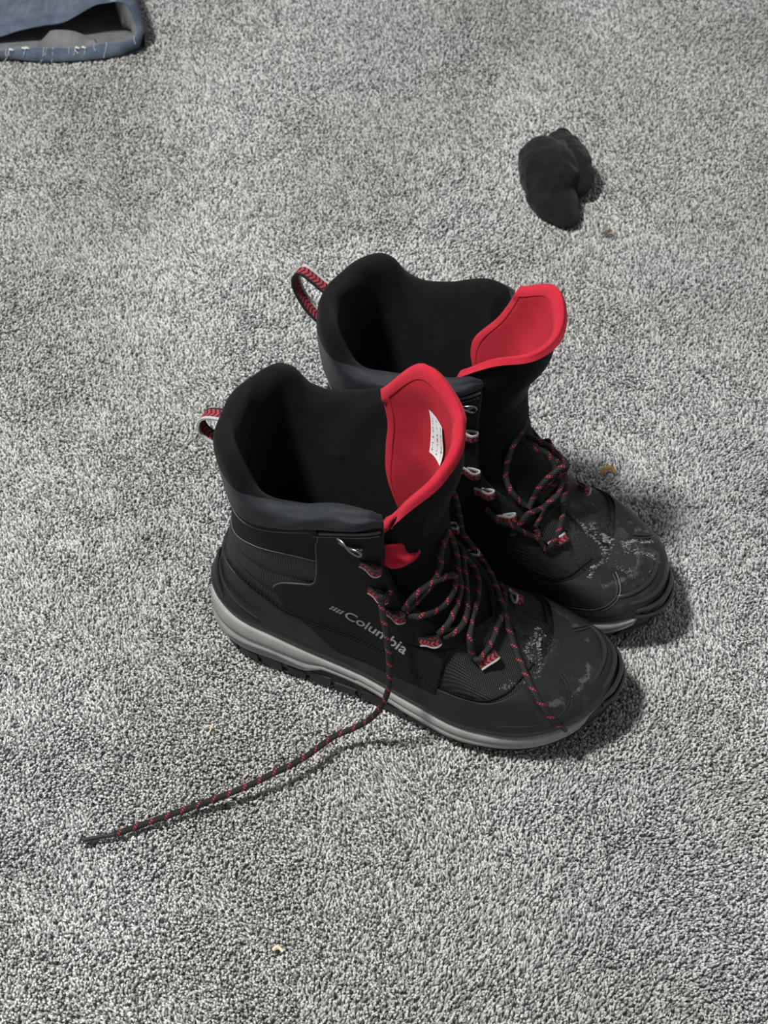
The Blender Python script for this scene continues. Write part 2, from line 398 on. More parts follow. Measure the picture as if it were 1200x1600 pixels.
def a_of_x(x, z, side):
    """|a| at which side (-1 lateral, 1 medial) reaches x at height z"""
    x = np.asarray(x, float); z = np.asarray(z, float); x, z = np.broadcast_arrays(x, z)
    sd = 1 if side > 0 else 0; out = np.zeros(x.shape)
    for k, (xx, zz) in enumerate(zip(x.ravel(), z.ravel())):
        iz = int(round(np.clip(zz/ZT, 0, 1)*(NZ - 1))); out.ravel()[k] = np.interp(xx, TAB[sd, iz, :, 0], np.linspace(0, 1, NA))
    return out
XE = P((.083, .2300), (.088, .224), (.096, .214), (.11, .192), (.122, .177), (.141, .163), (.155, .158), (.17, .1545), (.19, .154), (.215, .1545), (.25, .157))
def a_edge(z, side):
    """|a| of the throat edge at height z (the medial flap reaches a little further forward)"""
    z = np.asarray(z, float); out = np.ones(z.shape)
    for k, zz in enumerate(z.ravel()):
        if zz <= .083: continue
        x = float(XE(zz)) + (.008*float(sstep(.12, .17, zz)) if side > 0 else 0)
        out.ravel()[k] = min(1.0, a_of_x(np.array([x]), np.array([zz]), side)[0])
    return out
ZR_X = P((0, .106), (.02, .105), (.04, .101), (.053, .093), (.078, .077), (.12, .074), (.164, .069), (.2, .060), (.23, .060), (.25, .0635), (.262, .0665), (.32, .0665))
SEAM_X = P((.02, .170), (.03, .171), (.05, .174), (.068, .179), (.088, .186), (.103, .193), (.15, .211), (.17, .212))
RIM_X = P((.02, .246), (.04, .243), (.05, .236), (.062, .221), (.075, .216), (.095, .221), (.13, .233), (.17, .235))
ST2_X = P((.02, .140), (.031, .141), (.053, .148), (.079, .152), (.11, .154))
_ag = np.linspace(0, 1, 200)
def solve_z(f, lo, hi):
    """z(a) where the height curve f(x) meets the surface, for both sides"""
    out = []
    for sg in (-1, 1):
        l = np.full(200, lo); h = np.full(200, hi)
        for _ in range(40):
            m_ = (l + h)/2; g = m_ - f(S(sg*_ag, m_)[:, 0]); l = np.where(g < 0, m_, l); h = np.where(g < 0, h, m_)
        out.append((l + h)/2)
    return lambda a: np.where(np.asarray(a) < 0, np.interp(np.abs(a), _ag, out[0]), np.interp(np.abs(a), _ag, out[1]))
ZR = solve_z(ZR_X, .03, .13); ZSEAM0 = solve_z(SEAM_X, .12, .24); ZRIM = solve_z(RIM_X, .18, .27); ZST2 = solve_z(ST2_X, .1, .2)
MS_HI = solve_z(P((0, .056), (.02, .052), (.06, .046), (.1, .040), (.134, .0355), (.18, .028), (.21, .0245), (.25, .0255), (.28, .031), (.306, .039), (.318, .042)), .0, .09)
MS_LO = solve_z(P((0, .017), (.05, .016), (.086, .016), (.096, .021), (.104, .026), (.14, .0225), (.18, .013), (.21, .0085), (.25, .0105), (.28, .018), (.3, .030), (.306, .037), (.318, .042)), .0, .09)
ZBOT = P((0, .004), (.02, 0), (.25, 0), (.27, .003), (.3, .014), (.32, .024))

def ub(n, e=.02):
    return np.unique(np.r_[0, e, 2.5*e, np.linspace(5*e, 1 - 5*e, n), 1 - 2.5*e, 1 - e, 1])
def ramp_edge(n):
    r = np.ones(n); r[0] = r[-1] = -.35; r[1] = r[-2] = .72; return r
def slab(mb, A, Z, t):
    """raised overlay with rounded sunk edges from (a,z) grids"""
    d = np.minimum.outer(ramp_edge(A.shape[0]), ramp_edge(A.shape[1]))*t
    mb.grid(O(A, Z, d))

# ------------------------------------------------------------------ boot builder
def build_boot(loc, yaw, m, label, wet, top_row, loop_pts, lace_fn, with_label, rim_dz, slush, seam_dz=(0, 0)):
    ZSEAM = lambda a: ZSEAM0(a) + np.where(np.asarray(a) < 0, seam_dz[0], seam_dz[1])*sstep(.2, .5, np.abs(a))
    boot = bpy.data.objects.new('winter_boot', None); C.objects.link(boot)
    boot.location = (loc[0], loc[1], 0); boot.rotation_euler = (0, 0, math.radians(yaw)); boot.empty_display_size = .05
    tag(boot, label, 'boot', 'pair of winter boots')
    aa = np.linspace(-1, 1, 161)
    # --- outsole wall and bottom
    lo = MS_LO(aa); P0 = S(aa, lo*0 + .004); zb = ZBOT(P0[:, 0]) + .007
    rows = []
    for k, t in enumerate((0, .15, .5, .85, 1)):
        z = zb + (lo + .002 - zb)*t
        g = O(aa, z, np.full(161, .0012 if 0 < k < 4 else -.0006)); rows.append(g)
    ctr = np.stack([rows[0][:, 0]*.86 + .02, rows[0][:, 1]*.3, rows[0][:, 2]], 1)
    mb = MB(m); mb.grid(np.stack([ctr] + rows, 0), cv=False)
    outsole = mb.build('outsole', 'outsole_rubber', boot)
    nl = 34
    for k in range(nl):
        for_a0 = -1 + 2*(k + .10)/nl; a1 = -1 + 2*(k + (.93 if k % 3 else .84))/nl
        av = np.linspace(for_a0, a1, 5); q = S(av, av*0 + .004)
        zb2 = ZBOT(q[:, 0]); top = np.minimum(zb2 + (.017 if k % 2 else .013), MS_LO(av) - .001)
        top = np.maximum(top, zb2 + .006)
        cx = np.clip(q[:, 0], .03, .27)
        inner = np.stack([q[:, 0] + (cx - q[:, 0])*.35, q[:, 1]*.62, zb2], 1)
        out0 = O(av, zb2 + .001, np.full(5, .0005)); out0[:, 2] = zb2
        out1 = O(av, zb2 + .004, np.full(5, .0022)); out1[:, 2] = zb2 + .003
        out2 = O(av, top, np.full(5, .0024)); out3 = O(av, top + .002, np.full(5, -.001))
        inner2 = inner.copy(); inner2[:, 2] = out3[:, 2]
        mb = MB(m); G = np.stack([inner, out0, out1, out2, out3, inner2], 0); mb.grid(G, cu=True)
        for e in (0, 4): mb.add(G[:, e], [tuple(range(6))])
        mb.build('tread_lug', 'outsole_rubber', outsole, smooth=False)
    # --- midsole
    hi = MS_HI(aa); rows = []
    for t, d in ((0, -.001), (.04, .0026), (.12, .0038), (.3, .0042), (.42, .0034), (.47, .0024), (.52, .0034), (.7, .0040), (.9, .0034), (.97, .0026), (1, -.001)):
        z = lo + (hi - lo)*t; thin = np.clip((hi - lo)/.006, 0, 1)
        rows.append(O(aa, z, (d + .0030*(1 - sstep(.0, .06, P0[:, 0]))*(d > 0))*thin + .0002))
    mb = MB(m); mb.grid(np.stack(rows, 0)); mids = mb.build('midsole', 'grey_foam', boot)
    mids['label'] = 'grey foam midsole band'
    for sg in (-1, 1):
        t = np.linspace(0, 1, 17); ac = sg*(.10 + .20*t)
        zl = lambda a_, q: MS_LO(a_) + (MS_HI(a_) - MS_LO(a_))*q
        wd = np.sin(PI*t)*.17
        A = np.stack([ac]*4, 0); Z = np.stack([zl(ac, .25 - wd*.6), zl(ac, .25 - wd*.2), zl(ac, .25 + wd*.3), zl(ac, .25 + wd*.7)], 0)
        mb = MB(m); mb.grid(O(A, Z, np.full(A.shape, .0046) + .0030*(1 - sstep(.0, .06, S(A, Z)[..., 0])))); mb.build('midsole_inlay', 'grey_dark_foam', mids)
        ac = sg*np.linspace(.06, .40, 30)
        mb = MB(m); mb.tube(O(ac, zl(ac, .62), np.full(30, .0038) + .0030*(1 - sstep(.0, .06, S(ac, zl(ac, .62))[..., 0]))), .0007, 6); mb.build('midsole_groove', 'grey_dark_foam', mids)
    # --- rubber shell
    A0 = np.r_[np.linspace(-1, 1, 241)]
    ts = 1 - (1 - np.linspace(0, 1, 46))**1.7; ts = np.r_[ts[:-1], .994, 1.0]
    zr = ZR(A0); z0 = np.minimum(hi.mean(), .9)*0 + MS_HI(A0) + .0006
    Z = z0[None] + (zr - z0)[None]*ts[:, None]
    D = np.full(len(ts), .0024); D[0] = 0; D[1] = .0016; D[-1] = -.0008; D[-2] = .0015; D[-3] = .0022
    # belly of the shell: raised rand above the midsole and swelling toe bumper
    X = S(np.broadcast_to(A0, Z.shape), Z)[..., 0]
    rand = .0022*np.exp(-((Z - (z0[None] + .010))/.005)**2)
    heel = .0035*(1 - sstep(.0, .06, X))
    G = O(np.broadcast_to(A0, Z.shape), Z, D[:, None] + (rand + heel)*np.clip(D[:, None]/.0024, 0, 1))
    mb = MB(m); mb.grid(G); shell = mb.build('rubber_shell', 'rubber_wet' if wet else 'rubber', boot, weld=True)
    shell['label'] = 'black moulded rubber shell with toe cap'
    for k, (zz, a0) in enumerate(((.0395, .90), (.0452, .895), (.0505, .89), (.0550, .885))):
        av = np.r_[np.linspace(a0, 1, 26), np.linspace(-1, -.935, 14)[1:]]
        zv = zz + 0*av
        d = .0058*np.sin(PI*np.clip(np.linspace(0, 1, len(av)), .02, .98))**.35
        mb = MB(m); mb.tube(O(av, zv, d - .001), .0019, 8); mb.build('toe_ridge', 'rubber_gloss', shell)
    for k, (o1, o2) in enumerate(((.0, .0), (.012, .004))):      # raised lines curling over the toe cap on both sides
        for sg in (-1, 1):
            av = sg*np.linspace(.70, .93 + o1*.8, 22); t = np.linspace(0, 1, 22)
            zv = np.interp(t, [0, .5, .8, 1], [.040 - o2, .046 - o2*.5, .055, .0625]) - .0
            mb = MB(m); mb.tube(O(av, zv, np.full(22, .0030)), .0006, 5); mb.build('toe_cap_line', 'rubber_gloss', shell)
    tb = np.linspace(0, 1, 24)                                    # heel bumper bead on each side of the back seam
    for sg in (-1, 1):
        for q, (w0, r_) in enumerate(((.055, .0022), (.085, .0012))):
            zv = .101 - (.101 - .066)*tb; av = sg*(w0 + (.05 + .07*q)*tb**2.2)
            mb = MB(m); mb.tube(O(av, zv, np.full(24, .0062)), r_*np.sin(PI*np.clip(tb, .04, .96))**.4, 8)
            mb.build('heel_bumper', 'rubber_gloss', shell)
    # --- base upper (woven), from under the shell to under the collar
    ss = np.linspace(-1, 1, 161); tt = np.linspace(0, 1, 60)
    Zu = np.zeros((60, 161)); Au = np.zeros((60, 161))
    zl0 = ZR(ss) - .006
    # front closes over the vamp below the throat, opens above it
    for j in range(60):
        zt = ZSEAM(ss*.8) + .004
        Zu[j] = zl0 + (zt - zl0)*tt[j]
    ael = np.ones_like(Zu)
    for sd in (-1, 1):
        k = ss < 0 if sd < 0 else ss >= 0
        ael[:, k] = a_edge(Zu[:, k], sd)
    Au = ss[None]*ael
    mb = MB(m); mb.grid(O(Au, Zu, np.zeros(Au.shape))); mb.build('upper', 'woven_wet' if wet else 'woven', boot)
    # --- flex panel: bellows between shell and ankle band
    xm = .107
    s1 = np.linspace(-1, 1, 90); tz = np.linspace(0, 1, 40)
    def wrapgrid(flo, fhi, xmax):
        A = np.zeros((len(tz), 90)); Z = np.zeros_like(A)
        for j, t in enumerate(tz):
            a = s1*.4
            for _ in range(3):
                z = flo(a) + (fhi(a) - flo(a))*t
                al = a_of_x(np.array([xmax]), np.array([z[0]]), -1)[0]; am = a_of_x(np.array([xmax]), np.array([z[-1]]), 1)[0]
                a = np.where(s1 < 0, s1*al, s1*am)
            A[j] = a; Z[j] = flo(a) + (fhi(a) - flo(a))*t
        return A, Z
    A, Z = wrapgrid(lambda a: ZR(a) - .004, lambda a: ZST2(a) + .002, xm)
    d = .0003 + .0022*np.abs(np.sin(PI*3*tz))**.7
    mb = MB(m); mb.grid(O(A, Z, np.broadcast_to(d[:, None], A.shape))); mb.build('flex_panel', 'ribbed', boot)
    # --- ankle band
    e = ub(14); tz = e
    A, Z = wrapgrid(lambda a: ZST2(a), lambda a: ZSEAM(a) + .003, xm + .001)
    mb = MB(m); d = np.minimum.outer(ramp_edge(len(e)), np.ones(90))*.0018
    mb.grid(O(A, Z, d)); band = mb.build('ankle_band', 'nubuck', boot)
    # --- quarter panels (eyestay + side), both sides
    panels = {}
    XL = P((.05, .125), (.062, .105), (.072, .092), (.082, .078), (.095, .068), (.108, .066), (.117, .072), (.1225, .085), (.126, .097), (.132, .101), (.15, .1035), (.185, .1045), (.194, .107), (.25, .110))
    for sg in (-1, 1):
        tz2 = ub(60, .01); tx2 = ub(44, .01)
        A = np.zeros((len(tz2), len(tx2))); Z = np.zeros_like(A)
        for j, t in enumerate(tz2):
            zc0 = .052 + (.206 - .052)*t
            xl = float(XL(zc0)); al = a_of_x(np.array([xl]), np.array([zc0]), sg)[0]
            if zc0 < .092:
                ar = a_of_x(np.array([np.interp(zc0, [.05, .082, .092], [.199, .202, .2065])]), np.array([zc0]), sg)[0]
            else: ar = a_edge(np.array([zc0]), sg)[0]
            if zc0 > .083: ar = min(ar, a_edge(np.array([zc0]), sg)[0]) - .002
            a = sg*(al + (ar - al)*tx2)
            ztop = ZSEAM(a) - .0005; f = np.clip((zc0 - .15)/(.206 - .15), 0, 1)
            A[j] = a; Z[j] = zc0 + (ztop - .206)*f
        mb = MB(m); slab(mb, A, Z, .0036)
        panels[sg] = mb.build('quarter_panel', 'nubuck', boot)
        # piping along the panel's top edge
        at_ = A[-1][3:-3]; zt_ = Z[-1][3:-3]
        mb = MB(m); mb.tube(O(at_, zt_ + .0004, np.full(len(at_), .0034)), .0011, 6); mb.build('piping', 'piping', panels[sg])
        k0 = len(tz2)//3 + 2
        mb = MB(m); mb.tube(O(A[k0:-2, 1], Z[k0:-2, 1], np.full(len(A[k0:-2, 1]), .0026)), .0007, 6); mb.build('piping', 'piping', panels[sg])
    # --- padded collar
    sc = np.linspace(-1, 1, 141)
    prof = [(.000, 0, -.001), (.0032, 0, .004), (.0050, .25, 0), (.0058, .55, 0), (.0050, .82, 0), (.0028, 1, -.0035), (-.0005, 1, -.0006), (-.0045, 1, .0004),
            (-.0085, 1, -.0016), (-.0112, 1, -.0065), (-.0122, 1, -.014), (-.0122, 1, -.026), (-.0118, 1, -.045)]
    npf = len(prof); Gc = np.zeros((npf, 141, 3))
    azm = np.where(sc < 0, a_edge(np.full(141, .215), -1), a_edge(np.full(141, .215), 1))
    aC = sc*(azm - .003)
    fz = sstep(0, .12, 1 - np.abs(sc))
    for k, (d, t, dz) in enumerate(prof):
        z = ZSEAM(aC)*(1 - t) + (ZRIM(aC) + np.where(aC < 0, rim_dz[0], rim_dz[1])*sstep(.15, .4, np.abs(aC)) - .006*(1 - sstep(0, .07, 1 - np.abs(sc)))**2)*t + dz
        taper = (.45 + .55*fz) if d > 0 else (.30 + .70*fz)
        wob = .0007*np.sin(aC*31 + k*1.3)*(t > 0)
        n = NSIGN*SN(aC, np.full(141, .2)); n[:, 2] = 0; n /= np.linalg.norm(n, axis=1)[:, None]
        Gc[k] = S(aC, z) + n*(d*taper + wob)[:, None]
    Gf = np.zeros((40, 141, 3))
    for j in range(141):
        Gf[:, j] = crom(Gc[:, j], 40)
    nout = 18
    mb = MB(m); mb.grid(Gf[:nout]);
    collar = mb.build('collar', 'softshell', boot); collar['label'] = 'padded navy-black collar'
    mb = MB(m); mb.grid(Gf[nout-1:])
    # lining continues down inside to the insole
    zt = Gf[-1][:, 2]; rows = [Gf[-1]]
    for t in np.linspace(.06, 1, 26):
        z = zt + (.050 - zt)*t
        ae = np.where(sc < 0, a_edge(z, -1), a_edge(z, 1)); a = sc*(ae - .003)
        g = O(a, z, -.0115*(1 - .72*(1 - fz)*sstep(.09, .125, z))); rows.append(g)
    mb.grid(np.stack(rows, 0))
    for e_ in (0, -1):                                           # close the collar ends and the throat facing
        edge_in = np.stack([r[e_] for r in rows]); outer = []
        for p_, zz in zip(edge_in, edge_in[:, 2]):
            sg = -1 if e_ == 0 else 1
            outer.append(O(np.array([sg*(a_edge(np.array([zz]), sg)[0] - .003)]), np.array([zz]), np.array([.0004]))[0])
        mb.grid(np.stack([edge_in, np.array(outer)], 0))
        endp = Gf[:, e_]; c0 = endp.mean(0)
        mb.add(np.vstack([endp, c0[None]]), [(i, i + 1, 40) for i in range(39)])
    lin = mb.build('lining', 'fleece', boot); lin['label'] = 'black fleece lining inside the shaft'
    # insole
    ri = O(aa, np.full(161, .046), np.full(161, -.011)); ci = np.stack([ri[:, 0]*.8 + .03, ri[:, 1]*.1, ri[:, 2] - .002], 1)
    mb = MB(m); mb.grid(np.stack([ri, ci], 0)); mb.build('insole', 'fleece', boot)
    # --- tongue
    def row(xc, zc, wy, dx, dzl, dzm):
        r = []
        for s_ in (-1, -.66, -.33, 0, .33, .66, 1):
            r.append((xc - dx*abs(s_)**2.2, wy*math.sin(s_*PI/2), zc - (dzl if s_ < 0 else dzm)*abs(s_)**2))
        return r
    rows = [row(.224, .078, .030, .010, -.001, -.001), row(.206, .102, .031, .020, -.002, -.002), row(.190, .132, .034, .046, 0, 0), row(.182, .165, .036, .054, 0, 0),
            row(.181, .200, .037, .054, .006, .002)]
    tr = np.array(top_row, float)
    mid = .5*np.array(rows[-1]) + .5*tr; mid[:, 0] += .003
    rows += [mid.tolist(), top_row]
    Rr = np.stack([crom(r, 41) for r in rows], 0)
    T = np.stack([crom(Rr[:, j], 70) for j in range(41)], 1)      # (70,41,3), bottom to top
    du = np.gradient(T, axis=0); dv = np.gradient(T, axis=1); Nt = np.cross(du, dv); Nt /= np.linalg.norm(Nt, axis=2)[..., None] + 1e-9
    if Nt[20, 20, 0] < 0: Nt = -Nt                                # outward = towards the toe
    k1 = np.ones((70, 41)); k1[:, 0] = k1[:, -1] = .2; k1[:, 1] = k1[:, -2] = .75; k1[56:, :6] *= .35 if m > 0 else 1.0; k1[-1] = .25; k1[-2] = .7; k1[-3] = .9
    mb = MB(m); mb.grid(T + Nt*(.0030*k1)[..., None]); tongue = mb.build('tongue', 'tongue_cloth', boot)
    inner = T - Nt*(.0034*k1)[..., None]
    w1 = vnoise(T*np.array([45, 45, 45]), 3) - .5
    inner = inner + Nt*(.003*w1*np.clip(k1*2 - 1, 0, 1))[..., None]
    mb = MB(m); mb.grid(inner); tl = mb.build('tongue_lining', 'red_knit', tongue); tl['label'] = 'red knit tongue lining'
    outer_s = T + Nt*(.0030*k1)[..., None]
    bi = [(i, 0) for i in range(69 if m > 0 else 30, 69)] + [(69, j) for j in range(0, 41)] + [(i, 40) for i in range(68, 30, -1)]
    def inset(i, j, q):
        q = q*(1.0 if (j < 22 and m > 0) else (.32 if m > 0 else .34))
        ii = min(i, 69 - q*1.5); jj = min(max(j, q), 40 - q)
        i0, j0 = int(ii), int(jj); fi, fj = ii - i0, jj - j0; i1, j1 = min(i0 + 1, 69), min(j0 + 1, 40)
        mixg = lambda g: (g[i0, j0]*(1-fi) + g[i1, j0]*fi)*(1-fj) + (g[i0, j1]*(1-fi) + g[i1, j1]*fi)*fj
        return mixg(inner), mixg(Nt)
    strip = []
    for i, j in bi:
        kt = 1.0 if (j < 22 and m > 0) else .45
        e0 = outer_s[i, j]; n0 = Nt[i, j]; tc_ = T[i, j]
        out_dir = tc_ - inset(i, j, 3)[0]; out_dir /= np.linalg.norm(out_dir) + 1e-9
        p1, n1_ = inset(i, j, 1); p2, n2_ = inset(i, j, 3.4); p3, n3_ = inset(i, j, 4.6); p4, n4_ = inset(i, j, 5.2)
        strip.append([inset(i, j, 1)[0] + n1_*.0070, e0 + n0*.0016 + out_dir*.0010, tc_ + out_dir*.0028, inner[i, j] - n0*.0020*kt + out_dir*.0012, p1 - n1_*.0022*kt, p2 - n2_*.0014*kt, p3 - n3_*.0008*kt, p4 + n4_*.0012])
    strip = np.array(strip); strip = np.stack([crom(q, 20) for q in strip], 0)
    mb = MB(m); mb.grid(strip); mb.build('tongue_binding', 'red_edge', tongue)['label'] = 'bright red bound edge of the tongue'
    # stitched pocket patch on the tongue's face
    mb = MB(m); sub = (T + Nt*.0044)[44:62, 13:28]; kk = np.minimum.outer(ramp_edge(18), ramp_edge(15))
    mb.grid(sub + Nt[44:62, 13:28]*((kk - 1)*.0016)[..., None]); mb.build('tongue_patch', 'nubuck', tongue)
    if with_label:
        ii = np.linspace(48, 60, 8); jj = np.linspace(26.0, 30.0, 5)
        def at(i, j):
            i0, j0 = int(i), int(j); fi, fj = i - i0, j - j0
            q = inner - Nt*.0016
            return (q[i0, j0]*(1-fi) + q[min(i0+1, 69), j0]*fi)*(1-fj) + (q[i0, j0+1]*(1-fi) + q[min(i0+1, 69), j0+1]*fi)*fj
        G = np.array([[at(i, j) for j in jj] for i in ii]); UV = np.array([[(u, v) for v in np.linspace(0, 1, 5)] for u in np.linspace(0, 1, 8)])
        mb = MB(m); mb.grid(G, uv=UV); mb.build('size_label', 'label_tape', tongue, uv=True)['label'] = 'small white printed label'
    # red fold of the gusset peeping out beside the eyestay
    lip = crom([(.155, -.038, .168), (.160, -.0375, .1655), (.167, -.033, .1655), (.173, -.025, .167), (.175, -.019, .170)], 24)
    top = crom([(.155, -.036, .180), (.160, -.033, .1795), (.166, -.028, .178), (.172, -.022, .1745), (.175, -.019, .170)], 24)
    lip = lip + np.array([-.0020, -.0050, .0050]); top = top + np.array([-.0020, -.0040, .0060])
    deep = (lip + top)/2 + np.array([-.0005, .0012, -.0030])
    mb = MB(m); mb.grid(np.stack([crom([lip[k] + np.array([.0012, -.0008, -.003]), lip[k] + np.array([.0006, -.0006, .0006]), deep[k], top[k], top[k] + np.array([-.001, .002, -.003])], 14) for k in range(24)], 0))
    mb.build('gusset_fold', 'red_edge', boot)['label'] = 'red lining fold beside the eyestay'
    # --- specks of melting slush stuck on the toe (hundreds of crumbs a millimetre across: one part)
    from mathutils.bvhtree import BVHTree
    vs, fs = [], []
    for o_ in [c_ for c_ in boot.children if c_.name.split('.')[0] in ('upper', 'rubber_shell')]:
        k_ = len(vs); vs += [v.co.copy() for v in o_.data.vertices]; fs += [tuple(i + k_ for i in p.vertices) for p in o_.data.polygons]
    bvh = BVHTree.FromPolygons(vs, fs); rnd_ = random.Random(5 if m > 0 else 8); mb = MB(1)
    for path, n_, spread, big in slush:
        pp = crom([(p[0], p[1], 0) for p in path], 60)
        for _ in range(n_):
            q = pp[rnd_.randrange(60)]; sp_ = spread*(.3 + rnd_.random()*1.2)
            x_, y_ = q[0] + rnd_.gauss(0, 1)*sp_, q[1] + rnd_.gauss(0, 1)*sp_
            h_, nn, _i, _d = bvh.ray_cast(Vector((x_, y_, .12)), Vector((0, 0, -1)))
            if h_ is None: continue
            if nn.z < 0: nn = -nn
            t1 = nn.orthogonal().normalized(); t2 = nn.cross(t1); rr = big*(.35 + rnd_.random()**2.5*.9); th0 = rnd_.random()*6.3; el = 1 + rnd_.random()*1.6
            ring = []
            for lev, (rad_, hh_) in enumerate(((1.0, -.1), (.8, .38), (.35, .6))):
                ring.append([h_ + (t1*math.cos(th0 + q_*PI/3)*el + t2*math.sin(th0 + q_*PI/3))*rr*rad_*(.75 + .5*rnd_.random()) + nn*rr*hh_*(.6 + .7*rnd_.random()) for q_ in range(6)])
            k_ = len(mb.v); G = np.array([[tuple(v) for v in row_] for row_ in ring]); mb.grid(np.concatenate([G, G[:, :1]], 1)); mb.add(G[2], [tuple(range(6))])
    o_ = mb.build('slush_specks', 'slush', boot); o_['kind'] = 'stuff'; o_['label'] = 'glinting wet specks of melting slush on the toe'
    # --- eyelet loops and hook
    rows_e = [(.146, .171), (.151, .141), (.163, .122), (.188, .100), None]
    ey = {}
    for sg in (-1, 1):
        for k, q in enumerate(rows_e):
            if q is not None and sg > 0: q = (q[0] + (.009 if k < 3 else .003), q[1] + (.009 if k == 0 else 0))
            if q is None:
                base = np.array([.2165, sg*.033, .0785])
                a_ = a_of_x(np.array([.2165]), np.array([.0785]), sg)[0]
                a_ = np.interp(.030, np.abs(TAB[1 if sg > 0 else 0, int(.0785/ZT*(NZ-1)), 200:, 1])[::-1], np.linspace(200/(NA-1), 1, NA - 200)[::-1])
                c = O(np.array([sg*a_]), np.array([.0785]), np.array([.002]))[0]
                n = NSIGN*SN(np.array([sg*a_]), np.array([.0785]))[0]
            else:
                a_ = min(a_of_x(np.array([q[0]]), np.array([q[1]]), sg)[0], a_edge(np.array([q[1]]), sg)[0] - .012)
                c = O(np.array([sg*a_]), np.array([q[1]]), np.array([.0036]))[0]
                n = NSIGN*SN(np.array([sg*a_]), np.array([q[1]]))[0]
            din = np.array([.45, -sg*.9, .0]); din -= n*np.dot(din, n); din /= np.linalg.norm(din)    # across, towards the throat
            al = np.cross(n, din); ey[(sg, k)] = c + din*.004 + n*.0035
            path = crom([c - din*.0085 + n*.0002, c - din*.004 + n*.0018, c + din*.002 + n*.0062, c + din*.0062 + n*.0048, c + din*.0066 + n*.0022, c + din*.002 + n*.0008, c - din*.003 + n*.0002], 22)
            mb = MB(m); ribbon(mb, path, al, .0036, .0007); o = mb.build('eyelet_loop', 'webbing', panels[sg], smooth=False, uv=True)
        # speed hook: bent wire on a base plate
        hz_ = .197 if sg < 0 else .214; a_ = a_of_x(np.array([.134 if sg < 0 else .151]), np.array([hz_]), sg)[0]
        c = O(np.array([sg*a_]), np.array([hz_]), np.array([.0036]))[0]; n = NSIGN*SN(np.array([sg*a_]), np.array([hz_]))[0]
        fx = np.array([1., 0, 0]); fx -= n*np.dot(fx, n); fx /= np.linalg.norm(fx); fz_ = np.cross(n, fx); fz_ = fz_ if fz_[2] > 0 else -fz_
        pts = [(-.0085, .0028, .001), (-.004, .0028, .0035), (.001, .0005, .0065), (.006, -.0025, .007), (.0085, -.0005, .007), (.007, .003, .0068), (.002, .003, .006), (-.003, .0005, .0035), (-.008, -.002, .001)]
        mb = MB(m); mb.tube(crom([c + fx*p[0] + fz_*p[1] + n*p[2] for p in np.array(pts)*1.08], 44), .0010, 8)
        mb.tube(crom([c + fx*-.005 + fz_*-.0045 + n*.0012, c + fx*.002 + fz_*-.0062 + n*.0016, c + fx*.008 + fz_*-.0045 + n*.0012], 14), .0011, 8)
        mb.build('speed_hook', 'metal', panels[sg])
    # --- stitching (dashes a fraction of a millimetre across: one part)
    mbs = MB(m)
    def stitch(fa, fz2, n, off, ln=.0011, r_=.00035, gap=2):
        t = np.linspace(0, 1, n*3); a = fa(t); z = fz2(a, t); p = O(a, z, np.full(len(t), off))
        for i in range(0, len(t) - 2, 3):
            d = p[i+1] - p[i]; L_ = np.linalg.norm(d)
            if L_ < 1e-6: continue
            d /= L_; nn = NSIGN*SN(np.array([a[i]]), np.array([z[i]]))[0]; c_ = np.cross(d, nn)
            mbs.box(p[i], d*ln, c_*r_, nn*r_)
    for sg in (-1, 1):
        ax_ = a_of_x(np.array([xm]), np.array([.15]), sg)[0]
        stitch(lambda t: sg*ax_*t, lambda a, t: ZST2(a) + .0022, 46, .0018)
        stitch(lambda t: sg*ax_*t, lambda a, t: ZSEAM(a) - .0022, 46, .0018)
        stitch(lambda t: sg*(ax_ + .02 + (a_edge(np.array([.2]), sg)[0] - ax_ - .035)*t), lambda a, t: ZSEAM(a) - .004, 24, .0037)
    mbs.build('stitching', 'stitch_thread', boot)['kind'] = 'stuff'
    mbs = MB(m)
    for sg in (-1, 1):
        stitch(lambda t: sg*(.12 + .52*t), lambda a, t: ZR(a) + .0028, 60, .0037, .0012, .0005)
        stitch(lambda t: sg*(.16 + .48*t), lambda a, t: ZR(a) + .0058, 54, .0037, .0010, .0005)
        stitch(lambda t: sg*(.64 + .30*t), lambda a, t: ZR(a) + .0012, 44, .0008, .0010, .0005)
    mbs.build('sole_stitching', 'stitch_dark', boot)['kind'] = 'stuff'
    t = np.linspace(0, 1, 12)
    mb = MB(m); mb.tube(O(-.03 - .07*t, ZSEAM(-.03 - .07*t) - .0035, np.full(12, .0030)), .0008, 5); mb.build('bar_tack', 'orange_thread', band)
    # --- printed logo on the lateral panel
    fc = bpy.data.curves.new('logo_text', 'FONT'); fc.body = 'Columbia'; fc.size = 1; fc.offset = .012; fc.resolution_u = 4; fc.space_character = .98
    fo = bpy.data.objects.new('logo_text', fc); C.objects.link(fo); bpy.context.view_layer.update()
    me = bpy.data.meshes.new_from_object(fo.evaluated_get(bpy.context.evaluated_depsgraph_get()))
    bm = bmesh.new(); bm.from_mesh(me); bmesh.ops.triangulate(bm, faces=bm.faces)
    tv = np.array([v.co[:] for v in bm.verts]); tf = [tuple(v.index for v in f.verts) for f in bm.faces]; bm.free()
    bpy.data.objects.remove(fo); bpy.data.meshes.remove(me); bpy.data.curves.remove(fc)
    tw = tv[:, 0].max(); sc_ = .0530/tw
    LX0, LZ0, LX1, LZ1 = .1215, .0985, .1735, .0780
    ang = math.atan2(LZ1 - LZ0, LX1 - LX0); ca, sa = math.cos(ang), math.sin(ang)
    def to_surf(u, v):                                            # u along the baseline, v up, metres
        x = LX0 + u*ca - v*sa; z = LZ0 + u*sa + v*ca
        a = a_of_x(x, z, -1); return O(-a, z, np.full(np.shape(a), .0039))
    mb = MB(m); mb.add(to_surf(tv[:, 0]*sc_, tv[:, 1]*sc_*1.12), tf)
